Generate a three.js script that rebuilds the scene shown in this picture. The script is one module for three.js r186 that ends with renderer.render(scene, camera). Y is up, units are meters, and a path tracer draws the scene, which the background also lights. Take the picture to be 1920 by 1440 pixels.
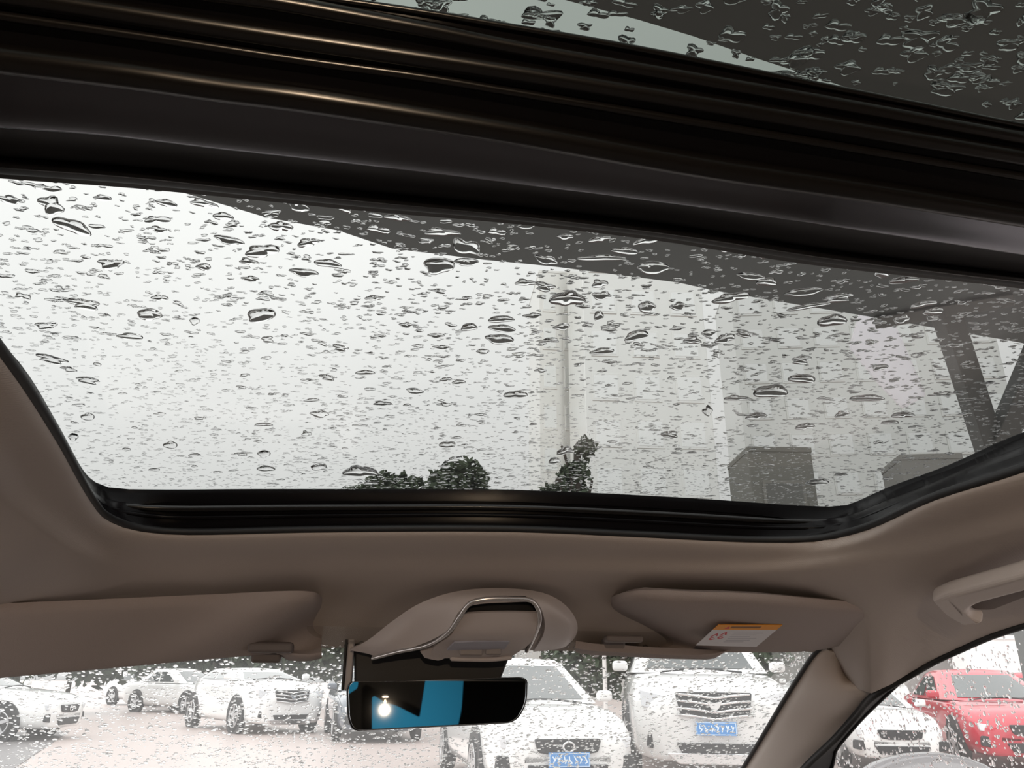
import * as THREE from 'three';
import { RoundedBoxGeometry } from 'three/addons/geometries/RoundedBoxGeometry.js';
import { mergeGeometries } from 'three/addons/utils/BufferGeometryUtils.js';
import { ImprovedNoise } from 'three/addons/math/ImprovedNoise.js';
import { RectAreaLightUniformsLib } from 'three/addons/lights/RectAreaLightUniformsLib.js';

// ------------------------------------------------------------------ camera, sky, lamps, exposure
RectAreaLightUniformsLib.init();
const V = (x, y, z) => new THREE.Vector3(x, y, z);
const scene = new THREE.Scene();
const camera = new THREE.PerspectiveCamera(53.13, 4 / 3, 0.02, 400);
camera.position.set(-0.1, 1.25, 0);
{
  const yaw = 9, pitch = 20.9, roll = 0.5, r = Math.PI / 180;      // the phone is turned to the passenger side and tipped up at the roof
  camera.rotation.set(pitch * r, -yaw * r, roll * r, 'YXZ');
}
scene.add(camera);
const renderer = new THREE.WebGLRenderer({ antialias: true });
renderer.toneMapping = THREE.LinearToneMapping;
renderer.toneMappingExposure = 1.0;
renderer.shadowMap.enabled = true;
{
  // an even overcast sky: a little brighter towards the zenith and towards the thin cloud on the driver's side
  const W = 512, H = 256, d = new Float32Array(W * H * 4), n = new ImprovedNoise();
  for (let j = 0; j < H; j++) for (let i = 0; i < W; i++) {
    const up = ((j + 0.5) / H - 0.5) * Math.PI, az = ((i + 0.5) / W - 0.5) * 2 * Math.PI;
    const y = Math.sin(up), x = Math.cos(az) * Math.cos(up), z = Math.sin(az) * Math.cos(up);
    let L = 2.35 * (0.56 + 0.66 * Math.max(0, y));
    L *= 1 - 0.33 * x;
    L *= 1 + 0.05 * n.noise(x * 2.2 + 4, y * 3, z * 2.2) + 0.025 * n.noise(x * 6, y * 9, z * 6 + 3);
    if (y <= 0) L = 0.5;
    const o = (j * W + i) * 4;
    d[o] = L * 0.995; d[o + 1] = L; d[o + 2] = L * 0.995; d[o + 3] = 1;
  }
  const t = new THREE.DataTexture(d, W, H, THREE.RGBAFormat, THREE.FloatType);
  t.mapping = THREE.EquirectangularReflectionMapping; t.magFilter = THREE.LinearFilter; t.needsUpdate = true;
  scene.background = t; scene.environment = t;
}

// ------------------------------------------------------------------ helpers
function rng(seed) { let a = seed >>> 0; return () => { a = (a + 0x6d2b79f5) >>> 0; let t = Math.imul(a ^ (a >>> 15), 1 | a); t = (t + Math.imul(t ^ (t >>> 7), 61 | t)) ^ t; return ((t ^ (t >>> 14)) >>> 0) / 4294967296; }; }
const noise = new ImprovedNoise();
const used = new Map();
function numbered(n) { const k = used.get(n) ?? 0; used.set(n, k + 1); return k ? n + '_' + String(k).padStart(3, '0') : n; }
function mesh(name, geo, mat, parent) {
  const m = new THREE.Mesh(geo, mat); m.name = parent ? name : numbered(name); m.castShadow = m.receiveShadow = true;
  (parent ?? scene).add(m); return m;
}
function part(name, geo, mat, parent) {                            // a child; children of one thing may share a name
  const same = parent.children.filter((c) => c.name.replace(/_\d+$/, '') === name).length;
  return mesh(same ? name + '_' + String(same).padStart(3, '0') : name, geo, mat, parent);
}
function thing(name, label, category, [x, y, z] = [0, 0, 0], turn = 0, group) {
  const o = new THREE.Group(); o.name = numbered(name); o.position.set(x, y, z); o.rotation.y = turn;
  o.userData = { label, category }; if (group) o.userData.group = group;
  scene.add(o); return o;
}
function tag(o, label, category, group, kind) { o.userData = { ...o.userData, label, category }; if (group) o.userData.group = group; if (kind) o.userData.kind = kind; return o; }
function structure(o, label) { o.userData = { ...o.userData, kind: 'structure', label }; return o; }
const v3 = (p) => Array.isArray(p) ? V(...p) : p;
function along(points, n) {                                        // n+1 points evenly along a smooth curve through the given ones
  const c = new THREE.CatmullRomCurve3(points.map(v3), false, 'centripetal'); c.arcLengthDivisions = 600;
  return c.getSpacedPoints(n);
}
function grid(rows, closed = false) {                              // a surface through rows of equally many points
  const R = rows.length, C = rows[0].length, p = [], uv = [], ix = [];
  rows.forEach((r, i) => r.forEach((q, j) => { p.push(q.x, q.y, q.z); uv.push(q.x, q.z + q.y); }));
  for (let i = 0; i < R - 1; i++) for (let j = 0; j < C - (closed ? 0 : 1); j++) {
    const a = i * C + j, b = i * C + (j + 1) % C, c = a + C, d = b + C; ix.push(a, c, b, b, c, d);
  }
  const g = new THREE.BufferGeometry();
  g.setAttribute('position', new THREE.Float32BufferAttribute(p, 3)); g.setAttribute('uv', new THREE.Float32BufferAttribute(uv, 2));
  g.setIndex(ix); g.computeVertexNormals(); return g;
}
function smoothRows(rows, per) {                                   // more rows between the given ones, on a smooth curve across them
  const C = rows[0].length, out = [];
  const cols = [...Array(C).keys()].map((j) => new THREE.CatmullRomCurve3(rows.map((r) => r[j]), false, 'centripetal'));
  const n = (rows.length - 1) * per;
  for (let i = 0; i <= n; i++) out.push(cols.map((c) => c.getPoint(i / n)));
  return out;
}
function slab(rows, t) {                                           // the surface with thickness t along its normals, edges closed
  const g = grid(rows), P = g.attributes.position, N = g.attributes.normal, C = rows[0].length, R = rows.length;
  const back = rows.map((r, i) => r.map((q, j) => { const k = i * C + j; return V(P.getX(k) + N.getX(k) * t, P.getY(k) + N.getY(k) * t, P.getZ(k) + N.getZ(k) * t); }));
  const list = [g, grid([...back].reverse())];
  const edge = (a, b) => list.push(grid([a, b]));
  edge(rows[0], back[0]); edge(back[R - 1], rows[R - 1]);
  edge(rows.map((r) => r[0]), back.map((r) => r[0])); edge(back.map((r) => r[C - 1]), rows.map((r) => r[C - 1]));
  return mergeGeometries(list);
}
function tube(points, r, { n = 80, seg = 10, flat = 1, closed = false } = {}) {   // a round bar; flat squashes it upright
  const c = new THREE.CatmullRomCurve3(points.map(v3), closed, 'centripetal');
  const g = new THREE.TubeGeometry(c, n, r, seg, closed);
  if (closed) return g;
  const caps = [0, 1].map((t) => { const q = c.getPoint(t), s = new THREE.SphereGeometry(r, seg, 6); s.translate(q.x, q.y, q.z); return s; });
  return mergeGeometries([g, ...caps]);
}
function outline(points, round = 0, n = 6) {                       // a closed 2D shape with rounded corners
  const s = new THREE.Shape(), N = points.length, q = points.map((p) => new THREE.Vector2(p[0], p[1]));
  for (let i = 0; i < N; i++) {
    const a = q[(i + N - 1) % N], b = q[i], c = q[(i + 1) % N], rr = points[i][2] ?? round;
    const l = Math.min(rr, b.distanceTo(a) * 0.49, b.distanceTo(c) * 0.49);
    const s0 = b.clone().lerp(a, l / Math.max(1e-6, b.distanceTo(a))), s1 = b.clone().lerp(c, l / Math.max(1e-6, b.distanceTo(c)));
    if (i === 0) s.moveTo(s0.x, s0.y); else s.lineTo(s0.x, s0.y);
    s.quadraticCurveTo(b.x, b.y, s1.x, s1.y);
  }
  s.closePath(); return s;
}
const extrude = (shape, depth, bevel = 0, seg = 3) => new THREE.ExtrudeGeometry(shape, { depth: depth - 2 * bevel, bevelEnabled: bevel > 0, bevelThickness: bevel, bevelSize: bevel, bevelOffset: -bevel, bevelSegments: seg, curveSegments: 8 }).translate(0, 0, bevel);
const box = (w, h, d, r = 0.01, x = 0, y = 0, z = 0) => new RoundedBoxGeometry(w, h, d, 2, Math.min(r, w * 0.49, h * 0.49, d * 0.49)).translate(x, y, z);
const crown = (x) => 0.06 * x * x;
const roofY = (x, z) => 1.45 - 0.045 * Math.max(0, -z - 0.25) - crown(x);    // the outside of the sunroof glass
const roofUp = (x, z) => V(0.12 * x, 1, z < -0.25 ? -0.045 : 0).normalize();

// ------------------------------------------------------------------ materials
function bumps(size, fn) {
  const d = new Uint8Array(size * size * 4);
  for (let j = 0; j < size; j++) for (let i = 0; i < size; i++) { const v = Math.max(0, Math.min(255, fn(i / size, j / size, i, j) * 255)), o = (j * size + i) * 4; d[o] = d[o + 1] = d[o + 2] = v; d[o + 3] = 255; }
  const t = new THREE.DataTexture(d, size, size); t.wrapS = t.wrapT = THREE.RepeatWrapping; t.magFilter = THREE.LinearFilter; t.needsUpdate = true; return t;
}
const tr = rng(5);
const clothBump = bumps(256, (u, v, i, j) => 0.5 + 0.25 * (tr() - 0.5) + 0.2 * Math.sin(i * 1.3) * Math.sin(j * 1.3)); clothBump.repeat.set(6, 6);
const grainBump = bumps(256, () => 0.5 + 0.5 * (tr() - 0.5)); grainBump.repeat.set(8, 8);
const std = (o) => new THREE.MeshStandardMaterial(o), phy = (o) => new THREE.MeshPhysicalMaterial(o);
const rgb = (r, g, b) => new THREE.Color().setRGB(r, g, b);
const M = {
  cloth: std({ color: rgb(0.41, 0.36, 0.33), roughness: 0.95, bumpMap: clothBump, bumpScale: 0.0004 }),
  visor: std({ color: rgb(0.32, 0.272, 0.255), roughness: 0.85, bumpMap: grainBump, bumpScale: 0.0003 }),
  beige: std({ color: rgb(0.56, 0.50, 0.465), roughness: 0.6, bumpMap: grainBump, bumpScale: 0.0002 }),
  console: std({ color: rgb(0.46, 0.41, 0.395), roughness: 0.42 }),
  satin: std({ color: rgb(0.62, 0.60, 0.60), roughness: 0.22, metalness: 0.75 }),
  gloss: phy({ color: rgb(0.004, 0.0036, 0.0042), roughness: 0.27, specularIntensity: 0.2 }),
  ridge: phy({ color: rgb(0.005, 0.0045, 0.0045), roughness: 0.27, specularIntensity: 0.8 }),
  strip: phy({ color: rgb(0.125, 0.128, 0.145), roughness: 0.17, metalness: 1 }),
  rubber: std({ color: rgb(0.004, 0.004, 0.0045), roughness: 0.6 }),
  frit: std({ color: rgb(0.05, 0.052, 0.052), roughness: 0.5 }),
  dark: std({ color: rgb(0.012, 0.012, 0.013), roughness: 0.8 }),
  darkCloth: std({ color: rgb(0.03, 0.028, 0.028), roughness: 0.95 }),
  mirror: std({ color: rgb(0.62, 0.66, 0.70), roughness: 0.015, metalness: 1 }),
  roofGlass: phy({ color: rgb(0.44, 0.445, 0.436), roughness: 0.11, transmission: 1, thickness: 0, ior: 1.5, specularIntensity: 0.5 }),
  rearGlass: phy({ color: rgb(0.145, 0.162, 0.147), roughness: 0.17, transmission: 1, thickness: 0, ior: 1.5, specularIntensity: 0.6 }),
  clearGlass: phy({ color: rgb(0.94, 0.945, 0.94), roughness: 0.3, transmission: 1, thickness: 0, ior: 1.5, specularIntensity: 0.5 }),
  water: phy({ color: 0xffffff, roughness: 0, transmission: 1, thickness: 0.004, ior: 1.33 }),
  blueCloth: std({ color: rgb(0.005, 0.2, 0.46), roughness: 0.9 }),
};

M.tan = std({ color: rgb(0.22, 0.19, 0.17), roughness: 0.8 });

M.housing = std({ color: rgb(0.006, 0.006, 0.0065), roughness: 0.55 });

// ------------------------------------------------------------------ the car the picture is taken in: roof lining
const lipLine = [[-.3069,1.4023,-.2482],[-.2957,1.3981,-.3538],[-.3001,1.3955,-.4082],[-.3165,1.3901,-.5151],[-.3457,1.3815,-.679],[-.3521,1.3784,-.7423],[-.3409,1.377,-.7844],[-.3117,1.3772,-.804],[-.1675,1.382,-.7896],[.017,1.3848,-.7642],[.1544,1.3836,-.76],[.2773,1.3809,-.7506],[.3293,1.38,-.7273],[.3477,1.3816,-.6758],[.3409,1.3872,-.5575],[.3513,1.3904,-.4767],[.3482,1.3972,-.3279]];
const foldLine = [[-.4422,1.3684,-.3361],[-.3463,1.3689,-.4249],[-.3698,1.3601,-.5997],[-.3803,1.3517,-.7746],[-.3648,1.3473,-.8889],[-.2573,1.351,-.8955],[-.0847,1.3555,-.8742],[.1167,1.3569,-.8347],[.2553,1.3554,-.7996],[.3259,1.3547,-.7596],[.3798,1.3565,-.6691],[.3974,1.3616,-.5383],[.4003,1.3685,-.3805]];
const headLine = [[-0.70, 1.34, 0.42], [-0.70, 1.335, -0.4], [-0.69, 1.309, -0.76], [-0.68, 1.278, -0.92], [-0.655, 1.242, -1.03], [-0.60, 1.262, -1.035], [-0.42, 1.276, -1.035], [-0.142, 1.283, -1.04], [0.155, 1.283, -1.04], [0.4, 1.287, -1.035], ...[[.4881,1.2837,-1.022]], ...[[.54,1.2664,-1.0676],[.54,1.253,-1.0536],[.54,1.2422,-1.037],[.54,1.2365,-1.016],[.54,1.2349,-.9913]], ...[[.57,1.2592,-.9564],[.57,1.2749,-.9058]], ...[[.58,1.2881,-.8681],[.58,1.2992,-.8213],[.58,1.309,-.7635],[.58,1.3246,-.6429],[.58,1.3383,-.4641]], [0.59, 1.34, -0.1], [0.59, 1.345, 0.42]];
for (const [line, drop] of [[lipLine, 0.042], [foldLine, 0.066]]) {        // both sides run straight back along the rear glass
  const a = line[0], b = line[line.length - 1];
  line.unshift([a[0], roofY(a[0], 0) - drop, 0.42], [a[0], roofY(a[0], 0) - drop, 0.1]); line.push([b[0], roofY(b[0], 0) - drop, 0.1], [b[0], roofY(b[0], 0) - drop, 0.42]);
}
{
  const n = 140;
  const rows = [along(lipLine, n), along(foldLine, n), along(headLine, n)];
  // straighten the two sides back to the rear of the cabin
  const inner = rows[0].map((q, j) => q.clone().lerp(rows[1][j], 0.12).add(V(0, -0.002, 0)));
  const mid = rows[0].map((q, j) => q.clone().lerp(rows[1][j], 0.6).add(V(0, 0.002, 0)));
  const outer = rows[1].map((q, j) => q.clone().lerp(rows[2][j], 0.5).add(V(0, 0.01, 0)));
  const lip = rows[0].map((q) => q.clone().add(V(0, 0.006, 0)));
  const ceiling = mesh('ceiling', slab(smoothRows([lip, rows[0], inner, mid, rows[1], outer, rows[2]], 4), -0.004), M.cloth);
  structure(ceiling, 'taupe cloth roof lining around the sunroof opening');
  // the outer roof skin above the lining
  const up = (r, out, y) => r.map((q) => V(q.x * out, Math.min(roofY(q.x, q.z) + 0.002, q.y + y), q.z * (q.z < -0.6 ? out : 1)));
  const skin = structure(mesh('roof', slab([rows[0].map((q) => V(q.x * 1.16, roofY(q.x * 1.16, q.z) - 0.006, q.z < -0.6 ? q.z - 0.045 : q.z)), up(rows[1], 1.05, 0.06), up(rows[2], 1.03, 0.022)], 0.004), M.dark), 'outer roof skin of the car above the lining');
}
{
  // rear of the cabin, behind the camera
  const rear = structure(mesh('ceiling', mergeGeometries([box(1.6, 0.03, 1.0, 0.01, -0.06, 1.6, 0.87), box(1.6, 0.18, 0.03, 0.01, -0.06, 1.54, 0.43)]), M.dark), 'dark raised roof lining behind the rear glass');
  for (const [s, k] of [[-1, 'left'], [1, 'right']]) {
    structure(mesh('wall_' + k, box(0.05, 1.0, 2.9, 0.02, s > 0 ? 0.72 : -0.85, 0.46, -0.15), M.tan), 'tan lower door panels on the ' + k + ' side');
    structure(mesh('wall_' + k, box(0.05, 0.75, 1.25, 0.02, s > 0 ? 0.70 : -0.83, 1.25, 0.72), M.dark), 'dark rear quarter on the ' + k + ' side');
  }
  structure(mesh('wall_back', box(1.7, 1.6, 0.05, 0.02, -0.06, 0.82, 1.36), M.dark), 'dark rear wall of the cabin');
  structure(mesh('floor', box(1.7, 0.05, 3.6, 0.02, -0.06, 0.2, -0.4), M.tan), 'tan carpeted car floor');
  const dash = structure(mesh('dashboard', box(1.56, 0.5, 0.75, 0.08, -0.06, 0.62, -1.55), M.tan), 'tan dashboard under the windshield');
  const seat = thing('rear_bench', 'dark rear bench seat at the back of the cabin', 'seat', [0, 0.225, 0.95]);
  part('seat', box(1.3, 0.22, 0.5, 0.06, 0, 0.2, -0.1), M.darkCloth, seat);
  part('backrest', box(1.3, 0.6, 0.16, 0.06, 0, 0.55, 0.24), M.darkCloth, seat);
}

// ------------------------------------------------------------------ sunroof: frame, glass, crossbar
const glassLine = [[-.3426,1.4414,-.2848],[-.3336,1.4358,-.4176],[-.335,1.4338,-.4602],[-.3383,1.4316,-.5073],[-.3544,1.4263,-.609],[-.3755,1.4197,-.7344],[-.3762,1.4183,-.766],[-.3676,1.4178,-.7847],[-.325,1.4194,-.7899],[-.2487,1.4222,-.785],[-.118,1.4256,-.7739],[.0154,1.4272,-.7569],[.199,1.4252,-.7489],[.3404,1.4209,-.743],[.3676,1.4201,-.7338],[.3717,1.4208,-.7148],[.3717,1.4232,-.6619],[.3801,1.4262,-.5862],[.3804,1.4301,-.4983],[.4112,1.4345,-.3687]];
{
  const a = glassLine[0], b = glassLine[glassLine.length - 1];
  glassLine.unshift([a[0], roofY(a[0], 0), 0.42], [a[0], roofY(a[0], 0), 0.1]); glassLine.push([b[0], roofY(b[0], 0), 0.1], [b[0], roofY(b[0], 0), 0.42]);
  const n = 170, g = along(glassLine, n), l = along(lipLine, n);
  const mix = (t, dy) => g.map((q, j) => q.clone().lerp(l[j], t).add(V(0, dy, 0)));
  const frame = thing('sunroof_frame', 'black moulded frame round the front sunroof opening', 'sunroof frame');
  frame.userData.kind = 'structure';
  part('frame', slab(smoothRows([mix(0, 0.0006), mix(0.02, -0.004), mix(0.22, -0.005), mix(0.30, -0.001), mix(0.62, 0.004), mix(0.80, 0.002), mix(1.0, 0.006)], 3), -0.003), M.gloss, frame);
  part('seal', tube(mix(0.27, -0.006), 0.0034, { n: 160 }), M.ridge, frame);
  part('weatherstrip', tube(mix(0.985, 0.004), 0.0036, { n: 160 }), M.rubber, frame);
  part('guide_rail', tube(mix(0.6, 0.0005), 0.0022, { n: 160 }), M.gloss, frame);
}
function roofPane(x0, x1, z0, z1, nx, nz) {
  const rows = [];
  for (let i = 0; i <= nz; i++) { const r = []; for (let j = 0; j <= nx; j++) { const x = x0 + (x1 - x0) * j / nx, z = z0 + (z1 - z0) * i / nz; r.push(V(x, roofY(x, z), z)); } rows.push(r); }
  return grid(rows);
}
structure(mesh('window_1', roofPane(-0.47, 0.47, -0.27, -0.86, 24, 12), M.roofGlass), 'tinted front sunroof glass covered with raindrops');
structure(mesh('window_2', roofPane(-0.47, 0.47, 0.4, -0.205, 24, 12), M.rearGlass), 'darker rear roof glass behind the crossbar, streaming with water');

const barA = [[-.3467,1.4409,-.2914],[-.2967,1.4428,-.2931],[-.2676,1.4437,-.2943],[-.2181,1.4451,-.2943],[-.1708,1.4462,-.2961],[-.1162,1.447,-.2977],[-.0535,1.4477,-.2976],[.0187,1.4477,-.3002],[.096,1.4469,-.3072],[.1636,1.4458,-.308],[.218,1.4446,-.3076],[.3425,1.4403,-.3094]];
const barB = [[-.3073,1.4223,-.2391],[-.2654,1.4238,-.2405],[-.2406,1.4245,-.2405],[-.2062,1.4254,-.24],[-.171,1.4262,-.242],[-.1337,1.4269,-.2433],[-.0616,1.4278,-.2466],[.027,1.428,-.2503],[.0958,1.4274,-.2542],[.1701,1.4263,-.258],[.2786,1.4233,-.2614]];
const barC = [[-.2845,1.4221,-.2038],[-.2476,1.4233,-.2053],[-.2262,1.4239,-.2064],[-.1884,1.4249,-.208],[-.1647,1.4254,-.2098],[-.1399,1.4258,-.2107],[-.1052,1.4263,-.2132],[-.0684,1.4267,-.2162],[.0048,1.427,-.2236],[.0712,1.4267,-.227],[.1466,1.4257,-.2311],[.2469,1.4233,-.2349]];
const barD = [[-.2799,1.4293,-.1932],[-.2445,1.4304,-.1954],[-.2237,1.431,-.1967],[-.1794,1.4321,-.1993],[-.1639,1.4324,-.2003],[-.1373,1.4329,-.2019],[-.0972,1.4334,-.2033],[-.0702,1.4337,-.2053],[-.0002,1.434,-.2098],[.064,1.4338,-.2135],[.136,1.4329,-.2169],[.232,1.4308,-.2201]];
const barE = [[-.2778,1.4334,-.188],[-.2431,1.4345,-.1906],[-.2225,1.435,-.1917],[-.1789,1.4361,-.1945],[-.1557,1.4365,-.1959],[-.1315,1.437,-.1972],[-.1063,1.4373,-.1983],[-.071,1.4377,-.1999],[-.0023,1.438,-.2037],[.0606,1.4378,-.207],[.1314,1.437,-.2103],[.2259,1.4349,-.2136]];
const barF = [[-.276,1.4384,-.1827],[-.2413,1.4395,-.1845],[-.221,1.4401,-.1854],[-.1779,1.4411,-.1871],[-.1472,1.4417,-.1876],[-.1314,1.442,-.1888],[-.0983,1.4424,-.1913],[-.072,1.4427,-.1939],[-.0042,1.443,-.1981],[.058,1.4428,-.2016],[.1287,1.442,-.2058],[.2224,1.44,-.2091]];
const barG = [[-.278,1.4439,-.1833],[-.2224,1.4455,-.1858],[-.1788,1.4466,-.1873],[-.1319,1.4475,-.1885],[-.1021,1.4479,-.1891],[-.0708,1.4482,-.1906],[-.0436,1.4484,-.1919],[-.015,1.4485,-.1938],[.036,1.4484,-.1978],[.0776,1.4481,-.2008],[.1291,1.4475,-.2045],[.2245,1.4455,-.2091]];
for (const line of [barA, barB, barC, barD, barE, barF, barG]) {   // both ends run on into the side frames
  const far = (p, q, x) => { const t = (x - p[0]) / (q[0] - p[0]); return [x, p[1] + crown(p[0]) - crown(x), p[2] + (q[2] - p[2]) * Math.min(t, 1.2) * 0.5]; };
  if (line[0][0] > -0.36) line.unshift(far(line[0], line[1], -0.40));
  const k = line.length - 1; if (line[k][0] < 0.40) line.push(far(line[k], line[k - 1], 0.44));
}
{
  const n = 100, A = along(barA, n), B = along(barB, n), C = along(barC, n), D = along(barD, n), E = along(barE, n), F = along(barF, n), Gl = along(barG, n);
  const mix = (a, b, t, dy = 0, dz = 0) => a.map((q, j) => q.clone().lerp(b[j], t).add(V(0, dy, dz)));
  const lift = (a, dy, dz = 0) => a.map((q) => q.clone().add(V(0, dy, dz)));
  const bar = thing('roof_crossbar', 'glossy black ridged crossbar between the two roof glass panels', 'crossbar');
  bar.userData.kind = 'structure';
  part('seal', slab(smoothRows([lift(A, -0.0008), mix(A, B, 0.1, -0.004), mix(A, B, 0.3, -0.003), mix(A, B, 0.5, 0.003), mix(A, B, 0.85, 0.006), mix(A, B, 0.97, 0.003), lift(B, 0.002)], 3), 0.003), M.rubber, bar);
  part('seal_lip', tube(mix(A, B, 0.36, -0.003), 0.0022), M.ridge, bar);
  part('frit_band', slab([lift(A, -0.0012, -0.005), lift(A, -0.0012, 0.012)], 0.0006), M.frit, bar);
  part('trim_strip', slab(smoothRows([lift(B, 0.003), lift(B, 0.0004), mix(B, C, 0.06, -0.0002), mix(B, C, 0.5, 0.0002), mix(B, C, 0.96, 0.0004)], 4), 0.003), M.strip, bar);
  part('back_face', slab(smoothRows([mix(B, C, 0.95, 0.0008), lift(C, 0.003), mix(C, D, 0.5, 0.004), lift(D, 0.0022), mix(D, E, 0.5, 0.0022), lift(E, 0.002), mix(E, F, 0.5, 0.002), lift(F, 0.002), lift(Gl, 0)], 2), 0.003), M.gloss, bar);
  part('ridge', tube(lift(C, 0.0012), 0.0046), M.ridge, bar);
  part('ridge', tube(lift(D, 0.0016), 0.0016), M.ridge, bar);
  part('ridge', tube(lift(E, 0.001), 0.0032), M.ridge, bar);
  part('ridge', tube(lift(F, 0.001), 0.0026), M.ridge, bar);
  part('glass_edge', tube(lift(Gl, -0.0004, 0.0006), 0.0011), M.ridge, bar);
}

// ------------------------------------------------------------------ rain on the roof glass
function dropGeometry(seed, lobes = 0.14, tall = 0.34) {           // a flat-bottomed bead of water of radius 1 with a wavering outline
  const r = rng(seed), n = 22, rings = 7, ph = [0, 1, 2, 3, 4].map(() => r() * 6.283), am = [0.5, 1, 0.7, 0.5, 0.3].map((a) => a * lobes * (0.5 + r()));
  const p = [], ix = [], R = (t) => 1 + am.reduce((s, a, k) => s + a * Math.cos((k + 1) * t + ph[k]), 0);
  p.push(0, tall, 0);
  for (let i = 1; i <= rings; i++) for (let j = 0; j < n; j++) {
    const t = j / n * 2 * Math.PI, q = Math.sin(i / rings * Math.PI / 2);
    const h = tall * Math.pow(Math.max(0, 1 - q * q), 0.55) * (1 + 0.18 * Math.cos(2 * t + ph[1]) * q);
    p.push(R(t) * q * Math.cos(t), h, R(t) * q * Math.sin(t));
  }
  for (let j = 0; j < n; j++) ix.push(0, 1 + (j + 1) % n, 1 + j);
  for (let i = 0; i < rings - 1; i++) for (let j = 0; j < n; j++) { const a = 1 + i * n + j, b = 1 + i * n + (j + 1) % n; ix.push(a, b, a + n, b, b + n, a + n); }
  const top = p.length / 3, last = 1 + (rings - 1) * n;
  for (let j = 0; j < n; j++) p.push(p[(last + j) * 3], p[(last + j) * 3 + 1], p[(last + j) * 3 + 2]);
  p.push(0, 0, 0);
  for (let j = 0; j < n; j++) ix.push(top + n, top + j, top + (j + 1) % n);
  const g = new THREE.BufferGeometry(); g.setAttribute('position', new THREE.Float32BufferAttribute(p, 3)); g.setIndex(ix); g.computeVertexNormals(); return g;
}
const beads = [...Array(14).keys()].map((k) => dropGeometry(31 + k, k < 6 ? 0.10 : k < 11 ? 0.2 : 0.28, 0.36 + 0.05 * (k % 4)));
const flatBeads = [...Array(7).keys()].map((k) => dropGeometry(91 + k, 0.12 + 0.03 * k, 0.20 + 0.03 * (k % 4)));
function placeOnRoof(o, x, z, rx, rz, rot, gap = 0.0002) {
  const q = new THREE.Quaternion().setFromUnitVectors(V(0, 1, 0), roofUp(x, z)).multiply(new THREE.Quaternion().setFromAxisAngle(V(0, 1, 0), rot));
  o.quaternion.copy(q); o.position.set(x, roofY(x, z) + gap, z); o.scale.set(rx, Math.min(rx, rz) * 1.0, rz);
}
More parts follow.
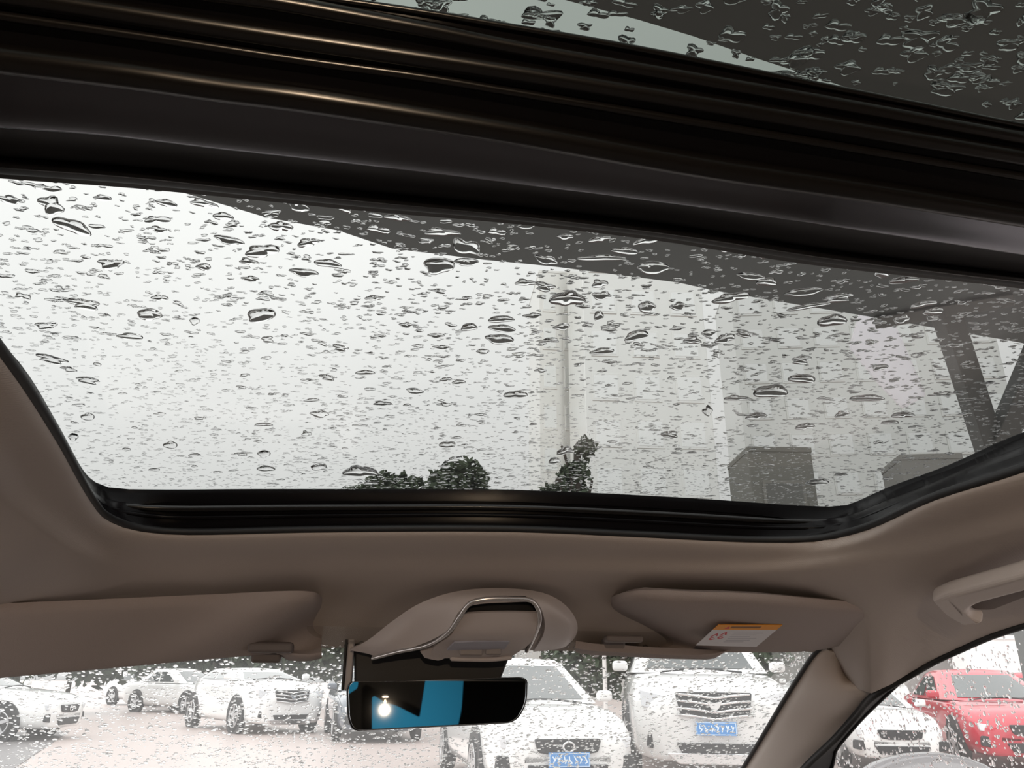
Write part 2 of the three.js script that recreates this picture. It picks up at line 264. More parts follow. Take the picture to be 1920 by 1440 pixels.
const bigDrops = [[-.2536,-.3336,.0077,.0058,.7257],[-.1843,-.3369,.0066,.0037,.3875],[-.1698,-.3448,.0079,.0054,-.215],[-.1778,-.3552,.004,.0031,.2158],[-.2589,-.4476,.0071,.0043,.0617],[-.3151,-.4865,.0092,.0046,.4162],[-.311,-.4993,.0043,.0038,.3998],[-.3054,-.518,.008,.0046,.3776],[-.2178,-.4235,.0025,.0054,.2712],[-.1794,-.4125,.0064,.0103,.5933],[-.2571,-.3177,.0047,.0069,.4591],[-.2731,-.3158,.0046,.0032,.2118],[-.1902,-.3086,.005,.003,.2845],[-.1587,-.3225,.0045,.0044,.4482],[-.1395,-.3516,.0061,.0039,.1119],[-.1516,-.362,.0069,.0041,.1417],[-.2327,-.3098,.0037,.0023,.002],[-.2063,-.3103,.0043,.0028,.3301],[-.1841,-.3174,.0041,.0033,-.0098],[-.1476,-.3344,.0049,.0036,-.3214],[-.1804,-.4433,.0036,.0042,.9335],[-.0834,-.3462,.0073,.0083,.231],[-.0704,-.3402,.0067,.0033,-.0868],[-.0435,-.3983,.0074,.0039,-.1409],[-.0409,-.4094,.0079,.0045,.1778],[-.0403,-.4242,.0085,.006,.2671],[-.0607,-.411,.0047,.0045,-.0953],[-.0793,-.4242,.0048,.0031,-.0488],[-.0254,-.3589,.0057,.0037,.0151],[-.0111,-.37,.0077,.0087,.2962],[.0024,-.3505,.0037,.0042,-.2842],[.0062,-.3624,.005,.0044,.1488],[.0398,-.4053,.0061,.0078,.494],[.0111,-.385,.0028,.006,-.281],[.0514,-.3668,.0042,.0044,-.3915],[.0351,-.3708,.0048,.0061,-.7289],[-.0165,-.5098,.0065,.0078,.4669],[-.0838,-.3163,.0073,.0034,-.0511],[-.0719,-.3264,.0081,.0056,.7574],[-.0308,-.3322,.0062,.0035,.4233],[-.0042,-.3264,.011,.0029,-.1812],[.0067,-.3183,.0066,.0031,.0744],[.0246,-.3308,.0087,.0056,-.012],[-.009,-.3106,.0046,.0027,-.285],[.0159,-.3051,.0092,.0037,-.8119],[-.1145,-.3185,.0048,.0029,.0456],[-.0552,-.6264,.0063,.0081,.7265],[-.0471,-.6654,.0048,.0091,.6023],[.1213,-.5709,.0069,.0068,.7372],[.0469,-.6285,.0069,.0085,.5113],[-.0733,-.301,.0034,.0022,-.0885],[.1585,-.4715,.0109,.0113,-.0999],[.1696,-.4465,.0094,.0063,.2176],[.0945,-.4005,.0055,.0061,-.452],[.1043,-.3922,.008,.0032,.1418],[.1447,-.3673,.0074,.0073,-.3317],[.2293,-.4677,.011,.0061,-.1887],[.1697,-.5177,.0061,.0067,-.1473],[.1123,-.3403,.0104,.0039,-.3994],[.1342,-.3431,.009,.0038,-.5168],[.1225,-.3544,.0104,.0032,-.5606],[.0884,-.334,.0051,.0043,.049],[.0773,-.33,.0086,.003,.1182],[.1413,-.487,.008,.0047,-.0542],[.1294,-.5139,.0036,.0101,-.4198],[.2161,-.5297,.0054,.0073,.0133],[.0755,-.3099,.0034,.0027,-.3014],[.2293,-.4996,.0044,.0067,-.5828],[.2732,-.4911,.0064,.0056,-.0986],[.3017,-.6648,.0071,.0116,.2228],[.1831,-.34,.0062,.0037,-.6944],[-.1296,-.7174,.0135,.0146,.1854],[-.1577,-.5665,.0064,.0072,.1015],[-.1673,-.7044,.0068,.009,.5023],[-.0885,-.5125,.0068,.0044,.4513],[-.1102,-.5399,.0059,.0042,.0188],[-.3265,-.5867,.0044,.0087,.3685],[-.2829,-.65,.0053,.0096,.2743],[-.2108,-.669,.0051,.0109,.1642],[-.2156,-.7136,.0073,.0083,-.2568],[-.3524,-.6336,.0038,.0094,.3791],[-.1704,-.6125,.0034,.0068,.1144],[.0432,-.6553,.0053,.0083,-.2152],[-.0489,-.4421,.0044,.0034,-.1152],[.1823,-.3578,.004,.0047,-.2437],[.2085,-.4189,.0045,.0051,-.0058],[.0762,-.4061,.0049,.0045,.3301],[-.1364,-.4505,.005,.0039,.0806],[-.2305,-.3983,.0038,.0035,.3166],[-.1165,-.384,.0041,.0029,.043],[-.0981,-.413,.0037,.0033,-.0045],[-.1492,-.3051,.0048,.0036,.5953],[-.1281,-.3037,.0041,.0027,.0921],[-.1053,-.3078,.0054,.0027,.2101],[-.0588,-.3125,.0038,.0029,-.131],[-.046,-.3053,.0045,.0021,-.1752],[-.0255,-.3109,.0038,.0024,-.0376]];
{
  const r = rng(77), label = 'large clear raindrop resting on the tinted front sunroof glass', group = 'large raindrops on the front sunroof glass';
  const kinds = beads.map((g) => { const m = new THREE.Mesh(g, M.water); m.castShadow = m.receiveShadow = true; m.userData = { label, category: 'raindrop', group }; return m; });
  const taken = [];
  const free = (x, z, d) => taken.every(([a, b, c]) => (a - x) ** 2 + (b - z) ** 2 > (c + d) ** 2);
  let made = 0;
  const add = (x, z, rx, rz, rot, k) => { const m = kinds[k].clone(); m.name = numbered('raindrop'); placeOnRoof(m, x, z, rx, rz, rot); scene.add(m); taken.push([x, z, Math.max(rx, rz)]); made++; };
  for (const [x, z, rx, rz, rot] of bigDrops) { if (free(x, z, Math.min(rx, rz) * 0.6)) add(x, z, rx, rz, rot, Math.floor(r() * 14)); }
  for (const m of kinds) m.userData = { label: 'small clear raindrop among the larger ones on the tinted front sunroof glass', category: 'raindrop', group: 'small raindrops on the front sunroof glass' };
  for (let tries = 0; made < 300 && tries < 60000; tries++) {
    const z = -0.31 - 0.45 * Math.pow(r(), 0.9), x = -0.36 + 0.74 * r(), s = 0.0016 + 0.0026 * Math.pow(r(), 2) + (z > -0.45 ? 0.0014 : 0);
    if (free(x, z, s * 1.4)) add(x, z, s * (1 + 0.8 * r()), s * (0.75 + 0.4 * r()), -0.2 + 0.5 * (r() - 0.5), Math.floor(r() * 14));
  }
  const o = new THREE.Object3D();
  const scatter = (name, count, geo, size, lab, area, skip) => {
    const list = []; for (let tries = 0; list.length < count && tries < count * 6; tries++) { const a = area(r); const s = size(r) * (a[1] > -0.46 && a[1] < -0.3 ? 1.25 : 1); if (!skip || free(a[0], a[1], s)) list.push([...a, s]); }
    const m = new THREE.InstancedMesh(geo, M.water, list.length); m.name = name;
    list.forEach(([x, z, s], i) => { placeOnRoof(o, x, z, s * (1 + 1.1 * r()), s * (0.7 + 0.5 * r()), -0.2 + 0.6 * (r() - 0.5)); o.updateMatrix(); m.setMatrixAt(i, o.matrix); });
    tag(m, lab, 'rain', null, 'stuff'); m.castShadow = m.receiveShadow = true; scene.add(m);
  };
  const front = (q) => [-0.38 + 0.79 * q(), -0.30 - 0.48 * q()];
  for (let k = 0; k < 7; k++) scatter(numbered('fine_rain'), 1500, flatBeads[k], (q) => 0.0006 + 0.0021 * q() * q() * q(), 'fine scattered drizzle between the larger drops on the front sunroof glass', front, true);
  for (let k = 0; k < 3; k++) scatter(numbered('running_water'), 900, beads[11 + k], (q) => 0.0008 + 0.0036 * q() * q(), 'wavering film of running water on the rear roof glass', (q) => [-0.3 + 0.7 * q(), -0.2 + 0.16 * q()], false);
}

// ------------------------------------------------------------------ windshield, pillar, door
const shieldLift = (z) => 0.466 * (z + 1.02) + 1.285;
{
  const rows = [];
  for (let i = 0; i <= 10; i++) { const r = []; for (let j = 0; j <= 24; j++) { const z = -0.985 - 0.95 * i / 10, x = -0.86 + 1.58 * j / 24; r.push(V(x * (0.92 + 0.12 * i / 10), shieldLift(z) + 0.004 + 0.0 * x, z)); } rows.push(r); }
  structure(mesh('window_3', grid(rows), M.clearGlass), 'clear windshield speckled with rain');
  const doorGlass = [];
  for (let i = 0; i <= 6; i++) { const r = []; for (let j = 0; j <= 12; j++) r.push(V(0.655 + 0.04 * (i / 6), 1.36 - 0.5 * i / 6, -0.35 - 1.15 * j / 12)); doorGlass.push(r); }
  structure(mesh('window_4', grid(doorGlass), M.clearGlass), 'clear front passenger door glass speckled with rain');
  structure(mesh('window_5', grid(doorGlass.map((r) => r.map((q) => V(-q.x - 0.13, q.y, q.z)))), M.clearGlass), 'clear driver door glass');
}
{
  // pillar trim: from the windshield edge round to the door opening
  const n = 28;
  const left = along([[.4857,1.292,-1.0049],[.4838,1.2831,-1.0242],[.4911,1.2526,-1.0896],[.5016,1.2182,-1.1634],[.5211,1.1602,-1.2878],[.5386,1.1056,-1.4049],[.5731,.9968,-1.6384]], n);
  const right = along([...[[.55,1.2886,-1.0969],[.55,1.2524,-1.0544],[.55,1.2412,-1.0122]], ...[[.572,1.2042,-1.0974],[.572,1.1711,-1.1574],[.572,1.1194,-1.2635],[.572,1.0188,-1.4349]]], n);
  const mid = left.map((q, j) => q.clone().lerp(right[j], 0.45).add(V(0.004, -0.006, 0.022)));
  const mid2 = left.map((q, j) => q.clone().lerp(right[j], 0.12).add(V(-0.002, -0.004, 0.008)));
  const trim = thing('pillar_trim', 'beige plastic trim on the right windshield pillar', 'pillar trim');
  trim.userData.kind = 'structure';
  part('cover', slab(smoothRows([left, mid2, mid, right], 5), 0.003), M.beige, trim);
  part('glass_seal', tube(left.map((q) => q.clone().add(V(-0.003, 0, 0))), 0.0032, { n: 40 }), M.rubber, trim);
  // door frame and its seal
  const inner = along([...[[.5455,1.2348,-.9998]], ...[[.562,1.2049,-1.0811],[.562,1.1723,-1.1402],[.562,1.1214,-1.2447],[.562,1.0222,-1.4136]]].reverse().concat([[.572,1.2592,-.9593],[.572,1.275,-.9085]], [[.582,1.2882,-.8706],[.582,1.2993,-.8238],[.582,1.3092,-.7658],[.582,1.3248,-.6448],[.582,1.3385,-.4655]]), 40);
  const outer = along([[.645,1.001,-1.4359],[.645,1.0877,-1.3351],[.645,1.1163,-1.3047],[.645,1.1337,-1.297],[.645,1.1828,-1.221],[.645,1.223,-1.143],[.645,1.263,-1.0556],[.645,1.2774,-1.0051],[.645,1.2904,-.9494],[.645,1.3019,-.8986],[.645,1.3128,-.8355],[.645,1.3295,-.7038],[.645,1.3446,-.5085]], 40);
  const door = new THREE.Group(); door.name = 'door_1'; scene.add(door); structure(door, 'dark front passenger door frame with its rubber seal');
  part('frame', slab(smoothRows([inner, inner.map((q, j) => q.clone().lerp(outer[j], 0.5).add(V(0, 0.003, 0.002))), outer], 3), -0.003), M.dark, door);
  part('seal', tube(inner.map((q) => q.clone().add(V(0.003, -0.001, 0.001))), 0.0045, { n: 80 }), M.rubber, door);
  part('window_seal', tube(outer.map((q) => q.clone()), 0.004, { n: 80 }), M.gloss, door);
  // the driver side, out of the picture, is the same the other way round on a wider cabin
  for (const [o, name, lab] of [[trim, 'pillar_trim', 'beige plastic trim on the left windshield pillar'], [door, 'door_2', 'dark front driver door frame with its rubber seal']]) {
    const w = new THREE.Group(); w.name = numbered(name); scene.add(w); structure(w, lab);
    for (const c of o.children) { const g = c.geometry.clone().scale(-1, 1, 1).translate(-0.13, 0, 0); const ix = g.index.array; for (let i = 0; i < ix.length; i += 3) { const t = ix[i]; ix[i] = ix[i + 1]; ix[i + 1] = t; } part(c.name, g, c.material, w); }
  }
}
{
  // rain on the windshield and on the passenger window
  const r = rng(9), o = new THREE.Object3D(), up = V(0, 1, -0.466).normalize(), side = V(1, 0.08, 0).normalize();
  const make = (name, count, geo, place, lab) => {
    const m = new THREE.InstancedMesh(geo, M.water, count); m.name = numbered(name);
    for (let i = 0; i < count; i++) { place(o); o.updateMatrix(); m.setMatrixAt(i, o.matrix); }
    tag(m, lab, 'rain', null, 'stuff'); m.castShadow = m.receiveShadow = true; scene.add(m);
  };
  for (let k = 0; k < 3; k++) make('windshield_rain', 2600, beads[k], (p) => {
    const z = -1.02 - 0.42 * r(), x = -0.66 + 1.3 * r(), s = 0.0012 + 0.0024 * r() * r();
    p.position.set(x, shieldLift(z) + 0.0046, z); p.quaternion.setFromUnitVectors(V(0, 1, 0), up).multiply(new THREE.Quaternion().setFromAxisAngle(V(0, 1, 0), r() * 6)); p.scale.set(s, s * 0.9, s * (1 + 0.5 * r()));
  }, 'fine raindrops scattered over the windshield');
  for (let k = 0; k < 2; k++) make('window_rain', 1900, beads[k + 3], (p) => {
    const y = 1.36 - 0.36 * r(), z = -0.75 - 0.7 * r(), s = 0.001 + 0.0022 * r() * r();
    p.position.set(0.6555 + 0.04 * (1.36 - y) / 0.5 + 0.0004, y, z); p.quaternion.setFromUnitVectors(V(0, 1, 0), side).multiply(new THREE.Quaternion().setFromAxisAngle(V(0, 1, 0), r() * 6)); p.scale.set(s, s * 0.9, s * (1 + 0.5 * r()));
  }, 'fine raindrops scattered over the front passenger window');
}

// ------------------------------------------------------------------ sun visors
function visor(name, label, rearLine, frontLine, sideBow) {
  const n = 40, a = along(rearLine, n), b = along(frontLine, n);
  const t = thing(name, label, 'sun visor');
  const mix = (k, dy) => a.map((q, j) => q.clone().lerp(b[j], k).add(V(0, dy, 0)));
  const g = slab(smoothRows([mix(0, 0.005), mix(0.01, 0), mix(0.05, -0.004), mix(0.3, -0.006), mix(0.7, -0.006), mix(0.95, -0.003), mix(1, 0.003)], 3), -0.009);
  part('panel', g, M.visor, t);
  return t;
}
const leftVisor = visor('sun_visor', 'driver side sun visor without a label, at the left edge', [...[[-.6599,1.2999,-.914],[-.5651,1.3068,-.8979],[-.4889,1.3117,-.8924]], ...[[-.3886,1.3189,-.8964]], ...[[-.284,1.3272,-.907],[-.2019,1.3296,-.8759],[-.1791,1.3301,-.8818],[-.1717,1.3302,-.9392],[-.1762,1.3301,-1.0536]]], [[-.6805,1.2255,-.985],[-.5904,1.2355,-.985],[-.5125,1.2442,-.985],[-.404,1.2552,-.985],[-.2905,1.2673,-.985],[-.2435,1.2719,-.985],[-.2075,1.2741,-.985],[-.1831,1.275,-.985],[-.1699,1.2782,-.985]]);
const rightVisor = visor('sun_visor', 'passenger side sun visor carrying a white warning label', [[.3008,1.3306,-1.5649],[.2007,1.3336,-1.0901],[.162,1.3344,-.8684],[.1716,1.3342,-.8208],[.2276,1.3329,-.8102],[.2933,1.3308,-.7954],[.3712,1.3277,-.8037],[.4376,1.3245,-.8092],[.5055,1.3207,-.867],[.5621,1.317,-.9431]], [[.1397,1.2904,-.985],[.1602,1.2875,-.985],[.1946,1.2861,-.985],[.2503,1.2836,-.985],[.3142,1.2825,-.985],[.3794,1.2827,-.985],[.4387,1.2841,-.985],[.473,1.2885,-.985],[.5165,1.2998,-.985],[.5568,1.3099,-.985]]);
{
  part('pivot_clip', mergeGeometries([box(0.05, 0.012, 0.018, 0.004, ...[-.225,1.2798,-.965]), box(0.034, 0.02, 0.012, 0.004, ...[-.2323,1.2734,-.99])]), std({ color: rgb(0.12, 0.10, 0.095), roughness: 0.6 }), leftVisor);
  part('pivot_clip', mergeGeometries([box(0.046, 0.008, 0.02, 0.003, ...[.1915,1.2949,-.955]), box(0.03, 0.016, 0.012, 0.004, ...[.1892,1.2887,-.99])]), std({ color: rgb(0.16, 0.135, 0.125), roughness: 0.6 }), rightVisor);
  // warning label: orange strip above a white field with red print
  const c = document.createElement('canvas'); c.width = 256; c.height = 160; const g = c.getContext('2d');
  g.fillStyle = '#d8d8dc'; g.fillRect(0, 0, 256, 160); g.fillStyle = '#e8981c'; g.fillRect(0, 0, 256, 36);
  g.strokeStyle = '#c8414a'; g.lineWidth = 7; for (const [x, y] of [[22, 66], [52, 56]]) { g.beginPath(); g.moveTo(x, y + 24); g.lineTo(x + 12, y); g.lineTo(x + 22, y + 18); g.stroke(); g.beginPath(); g.arc(x + 14, y + 38, 9, 0, 5); g.stroke(); }
  g.fillStyle = '#a9a9b4'; for (let k = 0; k < 6; k++) g.fillRect(100, 60 + k * 14, 120 - (k % 3) * 18, 4);
  g.fillStyle = '#7a4a10'; g.fillRect(60, 10, 120, 14); g.fillStyle = '#d83040'; g.beginPath(); g.moveTo(40, 28); g.lineTo(50, 8); g.lineTo(60, 28); g.fill();
  const t = new THREE.CanvasTexture(c); t.colorSpace = THREE.SRGBColorSpace;
  const corners = [[.2761,1.3073,-.8627], [.3517,1.3083,-.8584], [.3564,1.2874,-.9392], [.2774,1.2881,-.9365]].map(v3);
  const rows = []; for (let i = 0; i <= 3; i++) { const r = []; for (let j = 0; j <= 3; j++) r.push(corners[0].clone().lerp(corners[1], j / 3).lerp(corners[3].clone().lerp(corners[2], j / 3), i / 3)); rows.push(r); }
  const geo = slab(rows, -0.0006), P = geo.attributes.position, uv = geo.attributes.uv;
  const ex = corners[1].clone().sub(corners[0]), ez = corners[3].clone().sub(corners[0]);
  const exl = ex.dot(ex), ezp = ez.clone().addScaledVector(ex, -ez.dot(ex) / exl), ezl = ezp.dot(ezp);
  for (let i = 0; i < P.count; i++) { const d = V(P.getX(i), P.getY(i), P.getZ(i)).sub(corners[0]); const v = d.dot(ezp) / ezl; uv.setXY(i, (d.dot(ex) - v * ez.dot(ex)) / exl, 1 - v); }
  const l = part('warning_label', geo, std({ map: t, roughness: 0.5 }), rightVisor); l.userData.label = 'white warning label with an orange strip and red print';
}

// ------------------------------------------------------------------ overhead console
{
  const t = thing('overhead_console', 'grey beige overhead console with a dark slot above the mirror', 'overhead console');
  // body: rows from the roof lining down to the lower lip
  const n = 40;
  const r0 = along([[-.1377,1.279,-1],[-.1159,1.2899,-.975],[-.0895,1.3094,-.94],[-.0586,1.3276,-.9],[-.0192,1.3389,-.875],[.0338,1.3426,-.87],[.0772,1.3389,-.875],[.1085,1.3277,-.9],[.1281,1.311,-.93],[.1337,1.2964,-.965],[.1272,1.286,-.99]], n);
  const r1 = along([[-.115,1.2748,-.99],[-.0957,1.2847,-.955],[-.0711,1.3013,-.925],[-.0438,1.3168,-.89],[-.0155,1.3304,-.862],[.032,1.3339,-.858],[.0673,1.3323,-.862],[.0945,1.3209,-.885],[.1129,1.3074,-.915],[.1195,1.2936,-.95],[.1158,1.2831,-.985]], n);
  const r2 = along([[-.1059,1.2718,-.985],[-.0841,1.2766,-.955],[-.0551,1.2842,-.925],[-.0296,1.2977,-.888],[-.0133,1.3217,-.858],[.0313,1.3289,-.853],[.0641,1.3279,-.858],[.0776,1.3126,-.878],[.0839,1.2984,-.91],[.0845,1.2881,-.945],[.0855,1.2796,-.985]], n);
  part('body', slab(smoothRows([r0, r1, r2], 5), -0.004), M.console, t);
  // satin rim that sweeps round the slot and down to the left
  part('rim', tube([[-.1083,1.2699,-.98],[-.0811,1.2765,-.95],[-.049,1.2831,-.925],[-.0273,1.2965,-.886],[-.018,1.3111,-.866],[-.009,1.3238,-.856],[.0051,1.3283,-.853],[.037,1.3295,-.852],[.0588,1.3286,-.855],[.0672,1.3215,-.862],[.0719,1.3111,-.874],[.0733,1.3,-.9],[.0727,1.2885,-.93],[.0721,1.2798,-.955]], 0.0026, { n: 90 }), M.satin, t);
  // dark holder slot
  const s0 = along([[-.0115,1.3143,-.862],[-.0055,1.3245,-.856],[.0052,1.3273,-.854],[.0372,1.3285,-.853],[.0584,1.3276,-.856],[.068,1.3161,-.866]], 20), s1 = along([[-.0108,1.3133,-.88],[-.0002,1.3141,-.88],[.0177,1.315,-.88],[.0416,1.316,-.88],[.0598,1.317,-.88],[.0719,1.3161,-.88]], 20);
  part('slot', slab(smoothRows([s0, s0.map((q, j) => q.clone().lerp(s1[j], 0.5).add(V(0, 0.018, -0.012))), s1], 3), -0.002), M.dark, t);
  // front panel below the slot
  const p0 = along([[-.0152,1.3138,-.872],[.0045,1.3157,-.87],[.0339,1.3168,-.869],[.0704,1.3172,-.872]], 20), p1 = along([[-.0244,1.2935,-.892],[-.0046,1.2948,-.889],[.0311,1.2959,-.888],[.0705,1.2973,-.892]], 20), p2 = along([[-.0399,1.2821,-.925],[-.0139,1.2854,-.912],[.0283,1.2865,-.91],[.0685,1.2867,-.914]], 20), p3 = along([[-.043,1.2695,-.955],[-.016,1.2703,-.95],[.0153,1.2707,-.95],[.0528,1.2724,-.955]], 20);
  part('panel', slab(smoothRows([p0, p1, p2, p3], 4), -0.003), M.console, t);
  part('button_strip', slab(smoothRows([along([[-.0193,1.2874,-.906],[.0093,1.2889,-.904],[.0436,1.2895,-.906]], 10), along([[-.0258,1.28,-.926],[.0058,1.281,-.924],[.0406,1.2821,-.926]], 10)], 2), 0.002), std({ color: rgb(0.34, 0.34, 0.40), roughness: 0.3 }), t);
  for (const b of [[[-.0111,1.2768,-.926],[.0153,1.2777,-.926]], [[.0184,1.2777,-.926],[.0369,1.2785,-.926]]]) part('button', box(b[1][0] - b[0][0], 0.008, 0.004, 0.0018, (b[0][0] + b[1][0]) / 2, b[0][1], b[0][2]), std({ color: rgb(0.2, 0.17, 0.16), roughness: 0.45 }), t);
  part('lower_rim', tube([[-.0172,1.2697,-.95],[.0028,1.2694,-.95],[.0279,1.2696,-.95],[.0508,1.2717,-.95]], 0.0028, { n: 24 }), M.console, t);
  part('side_fin', slab(smoothRows([along([[-.055,1.2767,-.945],[-.0392,1.2813,-.935],[-.0261,1.2852,-.925],[-.0186,1.2901,-.915]], 10), along([[-.0492,1.2706,-.955],[-.0392,1.2684,-.955],[-.0305,1.2679,-.955],[-.0155,1.2784,-.945]], 10)], 3), -0.004), M.console, t);
}

// ------------------------------------------------------------------ rain sensor housing and mirror
{
  const h = thing('sensor_housing', 'black camera and rain sensor housing behind the mirror', 'sensor housing');
  const zf = -1.03;
  part('cover', extrude(outline([[-.1336,1.2882,-1.03],[.0661,1.291,-1.03],[.0648,1.278,-1.03],[.0514,1.246,-1.03],[-.1062,1.2363,-1.03],[-.1294,1.2362,-1.03]].map((q) => [q[0], q[1]]), 0.004), 0.05, 0.003).translate(0, 0, zf - 0.05), M.housing, h);
  part('side_strip', box(0.0085, 0.062, 0.03, 0.002, ...[-.1372,1.2645,-1.04]), std({ color: rgb(0.30, 0.27, 0.27), roughness: 0.4 }), h);
  part('edge', box(0.003, 0.062, 0.04, 0.001, ...[-.1433,1.2645,-1.045]), M.rubber, h);
}
{
  const m = thing('rear_view_mirror', 'black framed inside mirror reflecting a warm lamp and blue cloth', 'mirror');
  const zc = -1.0, pts = [[-.1392,1.2448,-1],[-.1066,1.2444,-1],[.0749,1.2513,-1],[.0823,1.2476,-1],[.081,1.2197,-1],[.0672,1.1988,-1],[-.1273,1.1896,-1],[-.1346,1.2045,-1]].map((q, k) => [q[0], q[1], [0.012, 0.0, 0.012, 0.008, 0.03, 0.02, 0.016, 0.03][k]]);
  const cx = pts.reduce((s, q) => s + q[0], 0) / 8, cy = pts.reduce((s, q) => s + q[1], 0) / 8;
  m.position.set(cx, cy, zc); m.rotation.set(-.0733, -.0175, 0, 'YXZ');
  const at = (k) => pts.map((q) => [(q[0] - cx) * k, (q[1] - cy) * k, q[2]]);
  part('shell', extrude(outline(at(1)), 0.026, 0.006, 4).translate(0, 0, -0.0265), M.gloss, m);
  part('mirror_glass', extrude(outline(at(0.975)), 0.002, 0.0006).translate(0, 0, -0.0012), M.mirror, m);
  part('stem', tube([V(0.01, 0.0, -0.02), V(0.011, 0.006, -0.022), V(0.012, 0.012, -0.028)], 0.007, { n: 12 }), M.dark, m);
}

// ------------------------------------------------------------------ grab handle
{
  const t = thing('grab_handle', 'beige grab handle on the roof rail above the passenger door', 'grab handle');
  const quad = [[.4326,1.3373,-.7026],[.4244,1.3401,-.6701],[.4105,1.3448,-.5583],[.3949,1.35,-.4378],[.4174,1.3424,-.4535],[.4395,1.335,-.5944],[.4502,1.3314,-.6606],[.4613,1.3277,-.69],[.4777,1.3221,-.7093],[.4917,1.3174,-.7105],[.4901,1.318,-.7386],[.4657,1.3262,-.7296]];
  const nn = V(0.32, 0.95, 0).normalize(), ex = V(0, 0, 1), ey = nn.clone().negate().cross(ex).normalize(), o = V(...quad[0]);
  const sh = outline(quad.map((q, k) => { const d = V(...q).sub(o); return [d.dot(ex), d.dot(ey), [0.008, 0.012, 0, 0.01, 0.01, 0, 0.012, 0.008, 0.006, 0.003, 0.004, 0.006][k]]; }));
  part('grip', extrude(sh, 0.016, 0.006, 5).applyMatrix4(new THREE.Matrix4().makeBasis(ex, ey, nn.clone().negate()).setPosition(o)), M.beige, t);
  const back = [[.4598,1.3282,-.7012],[.4437,1.3336,-.6506],[.4331,1.3372,-.5807],[.411,1.3446,-.4547],[.451,1.3311,-.4968],[.4691,1.325,-.6253],[.4891,1.3183,-.6969],[.4818,1.3208,-.7164]];
  part('recess', extrude(outline(back.map((q) => { const d = V(...q).sub(o); return [d.dot(ex), d.dot(ey)]; }), 0.01), 0.004, 0.001).applyMatrix4(new THREE.Matrix4().makeBasis(ex, ey, nn.clone().negate()).setPosition(o.clone().addScaledVector(nn, 0.0005))), std({ color: rgb(0.2, 0.165, 0.15), roughness: 0.9 }), t);
}

// ------------------------------------------------------------------ what the mirror shows: lamp and blue cloth behind the camera
{
  const l = thing('dome_lamp', 'small warm dome lamp glowing in the mirror', 'lamp', [-.1286, 1.398, .4248]);
  part('housing', box(0.02, 0.010, 0.02, 0.004, 0, 0.009, 0), M.rubber, l);
  part('bulb', new THREE.SphereGeometry(0.0036, 16, 10).scale(0.8, 1.3, 0.8).translate(0, -0.006, 0), new THREE.MeshStandardMaterial({ color: 0xfff1d0, emissive: rgb(1, 0.72, 0.34), emissiveIntensity: 6 }), l);
  const p = new THREE.PointLight(rgb(1, 0.74, 0.5), 0.75); p.position.set(0, -0.03, -0.012); p.shadow.radius = 0.3; p.castShadow = true; p.name = 'dome_lamp_light'; l.add(p);
}

{
  // a blue garment hanging in the rear of the cabin
  const t = thing('blue_garment', 'blue cloth garment hanging in the rear of the cabin, seen in the mirror', 'garment');
  const shape = outline([[-.1739,1.348,.85],[-.1822,1.4596,.85],[-.1429,1.4376,.85],[-.0972,1.4242,.85],[-.0547,1.4041,.85],[-.0179,1.3874,.85],[-.0016,1.5172,.85],[.1245,1.5179,.85],[.1191,1.4177,.85],[.1042,1.3474,.85]].map((q) => [q[0], q[1]]), 0.012);
  const g = new THREE.ExtrudeGeometry(shape, { depth: 0.02, bevelEnabled: true, bevelThickness: 0.006, bevelSize: 0.004, bevelSegments: 3, curveSegments: 10 });
  part('cloth', g.translate(0, 0, .85), M.blueCloth, t);
  const h = thing('blue_strap', 'narrow blue strap hanging at the far left of the mirror view', 'strap');
  part('cloth', new THREE.ExtrudeGeometry(outline([[-.2668,1.4644,.85],[-.2705,1.5054,.85],[-.2345,1.5056,.85],[-.2364,1.485,.85]].map((q) => [q[0], q[1]]), 0.006), { depth: 0.012, bevelEnabled: false }).translate(0, 0, .85), M.blueCloth, h);
}

// ------------------------------------------------------------------ outside: ground and surroundings
const gr = rng(3);
const wet = bumps(256, (u, v) => { let s = 0, a = 1, f = 4; for (let k = 0; k < 4; k++) { s += a * noise.noise(u * f, v * f, 7); a *= 0.5; f *= 2; } return 0.42 + 0.3 * s; });
wet.repeat.set(0.12, 0.12);
const groundMat = std({ color: rgb(0.46, 0.385, 0.36), roughness: 1, roughnessMap: wet });
structure(mesh('ground', new THREE.BoxGeometry(240, 0.2, 240).translate(0, -0.1, -40), groundMat), 'wet pale asphalt of the car park');
{
  const g = mesh('ground', new THREE.BoxGeometry(7, 0.012, 10, 1, 1, 1).rotateY(0.25).translate(-9.2, 0.006, -15), std({ color: rgb(0.16, 0.15, 0.15), roughness: 0.5 }));
  structure(g, 'dark wet patch of asphalt at the left of the car park');
}

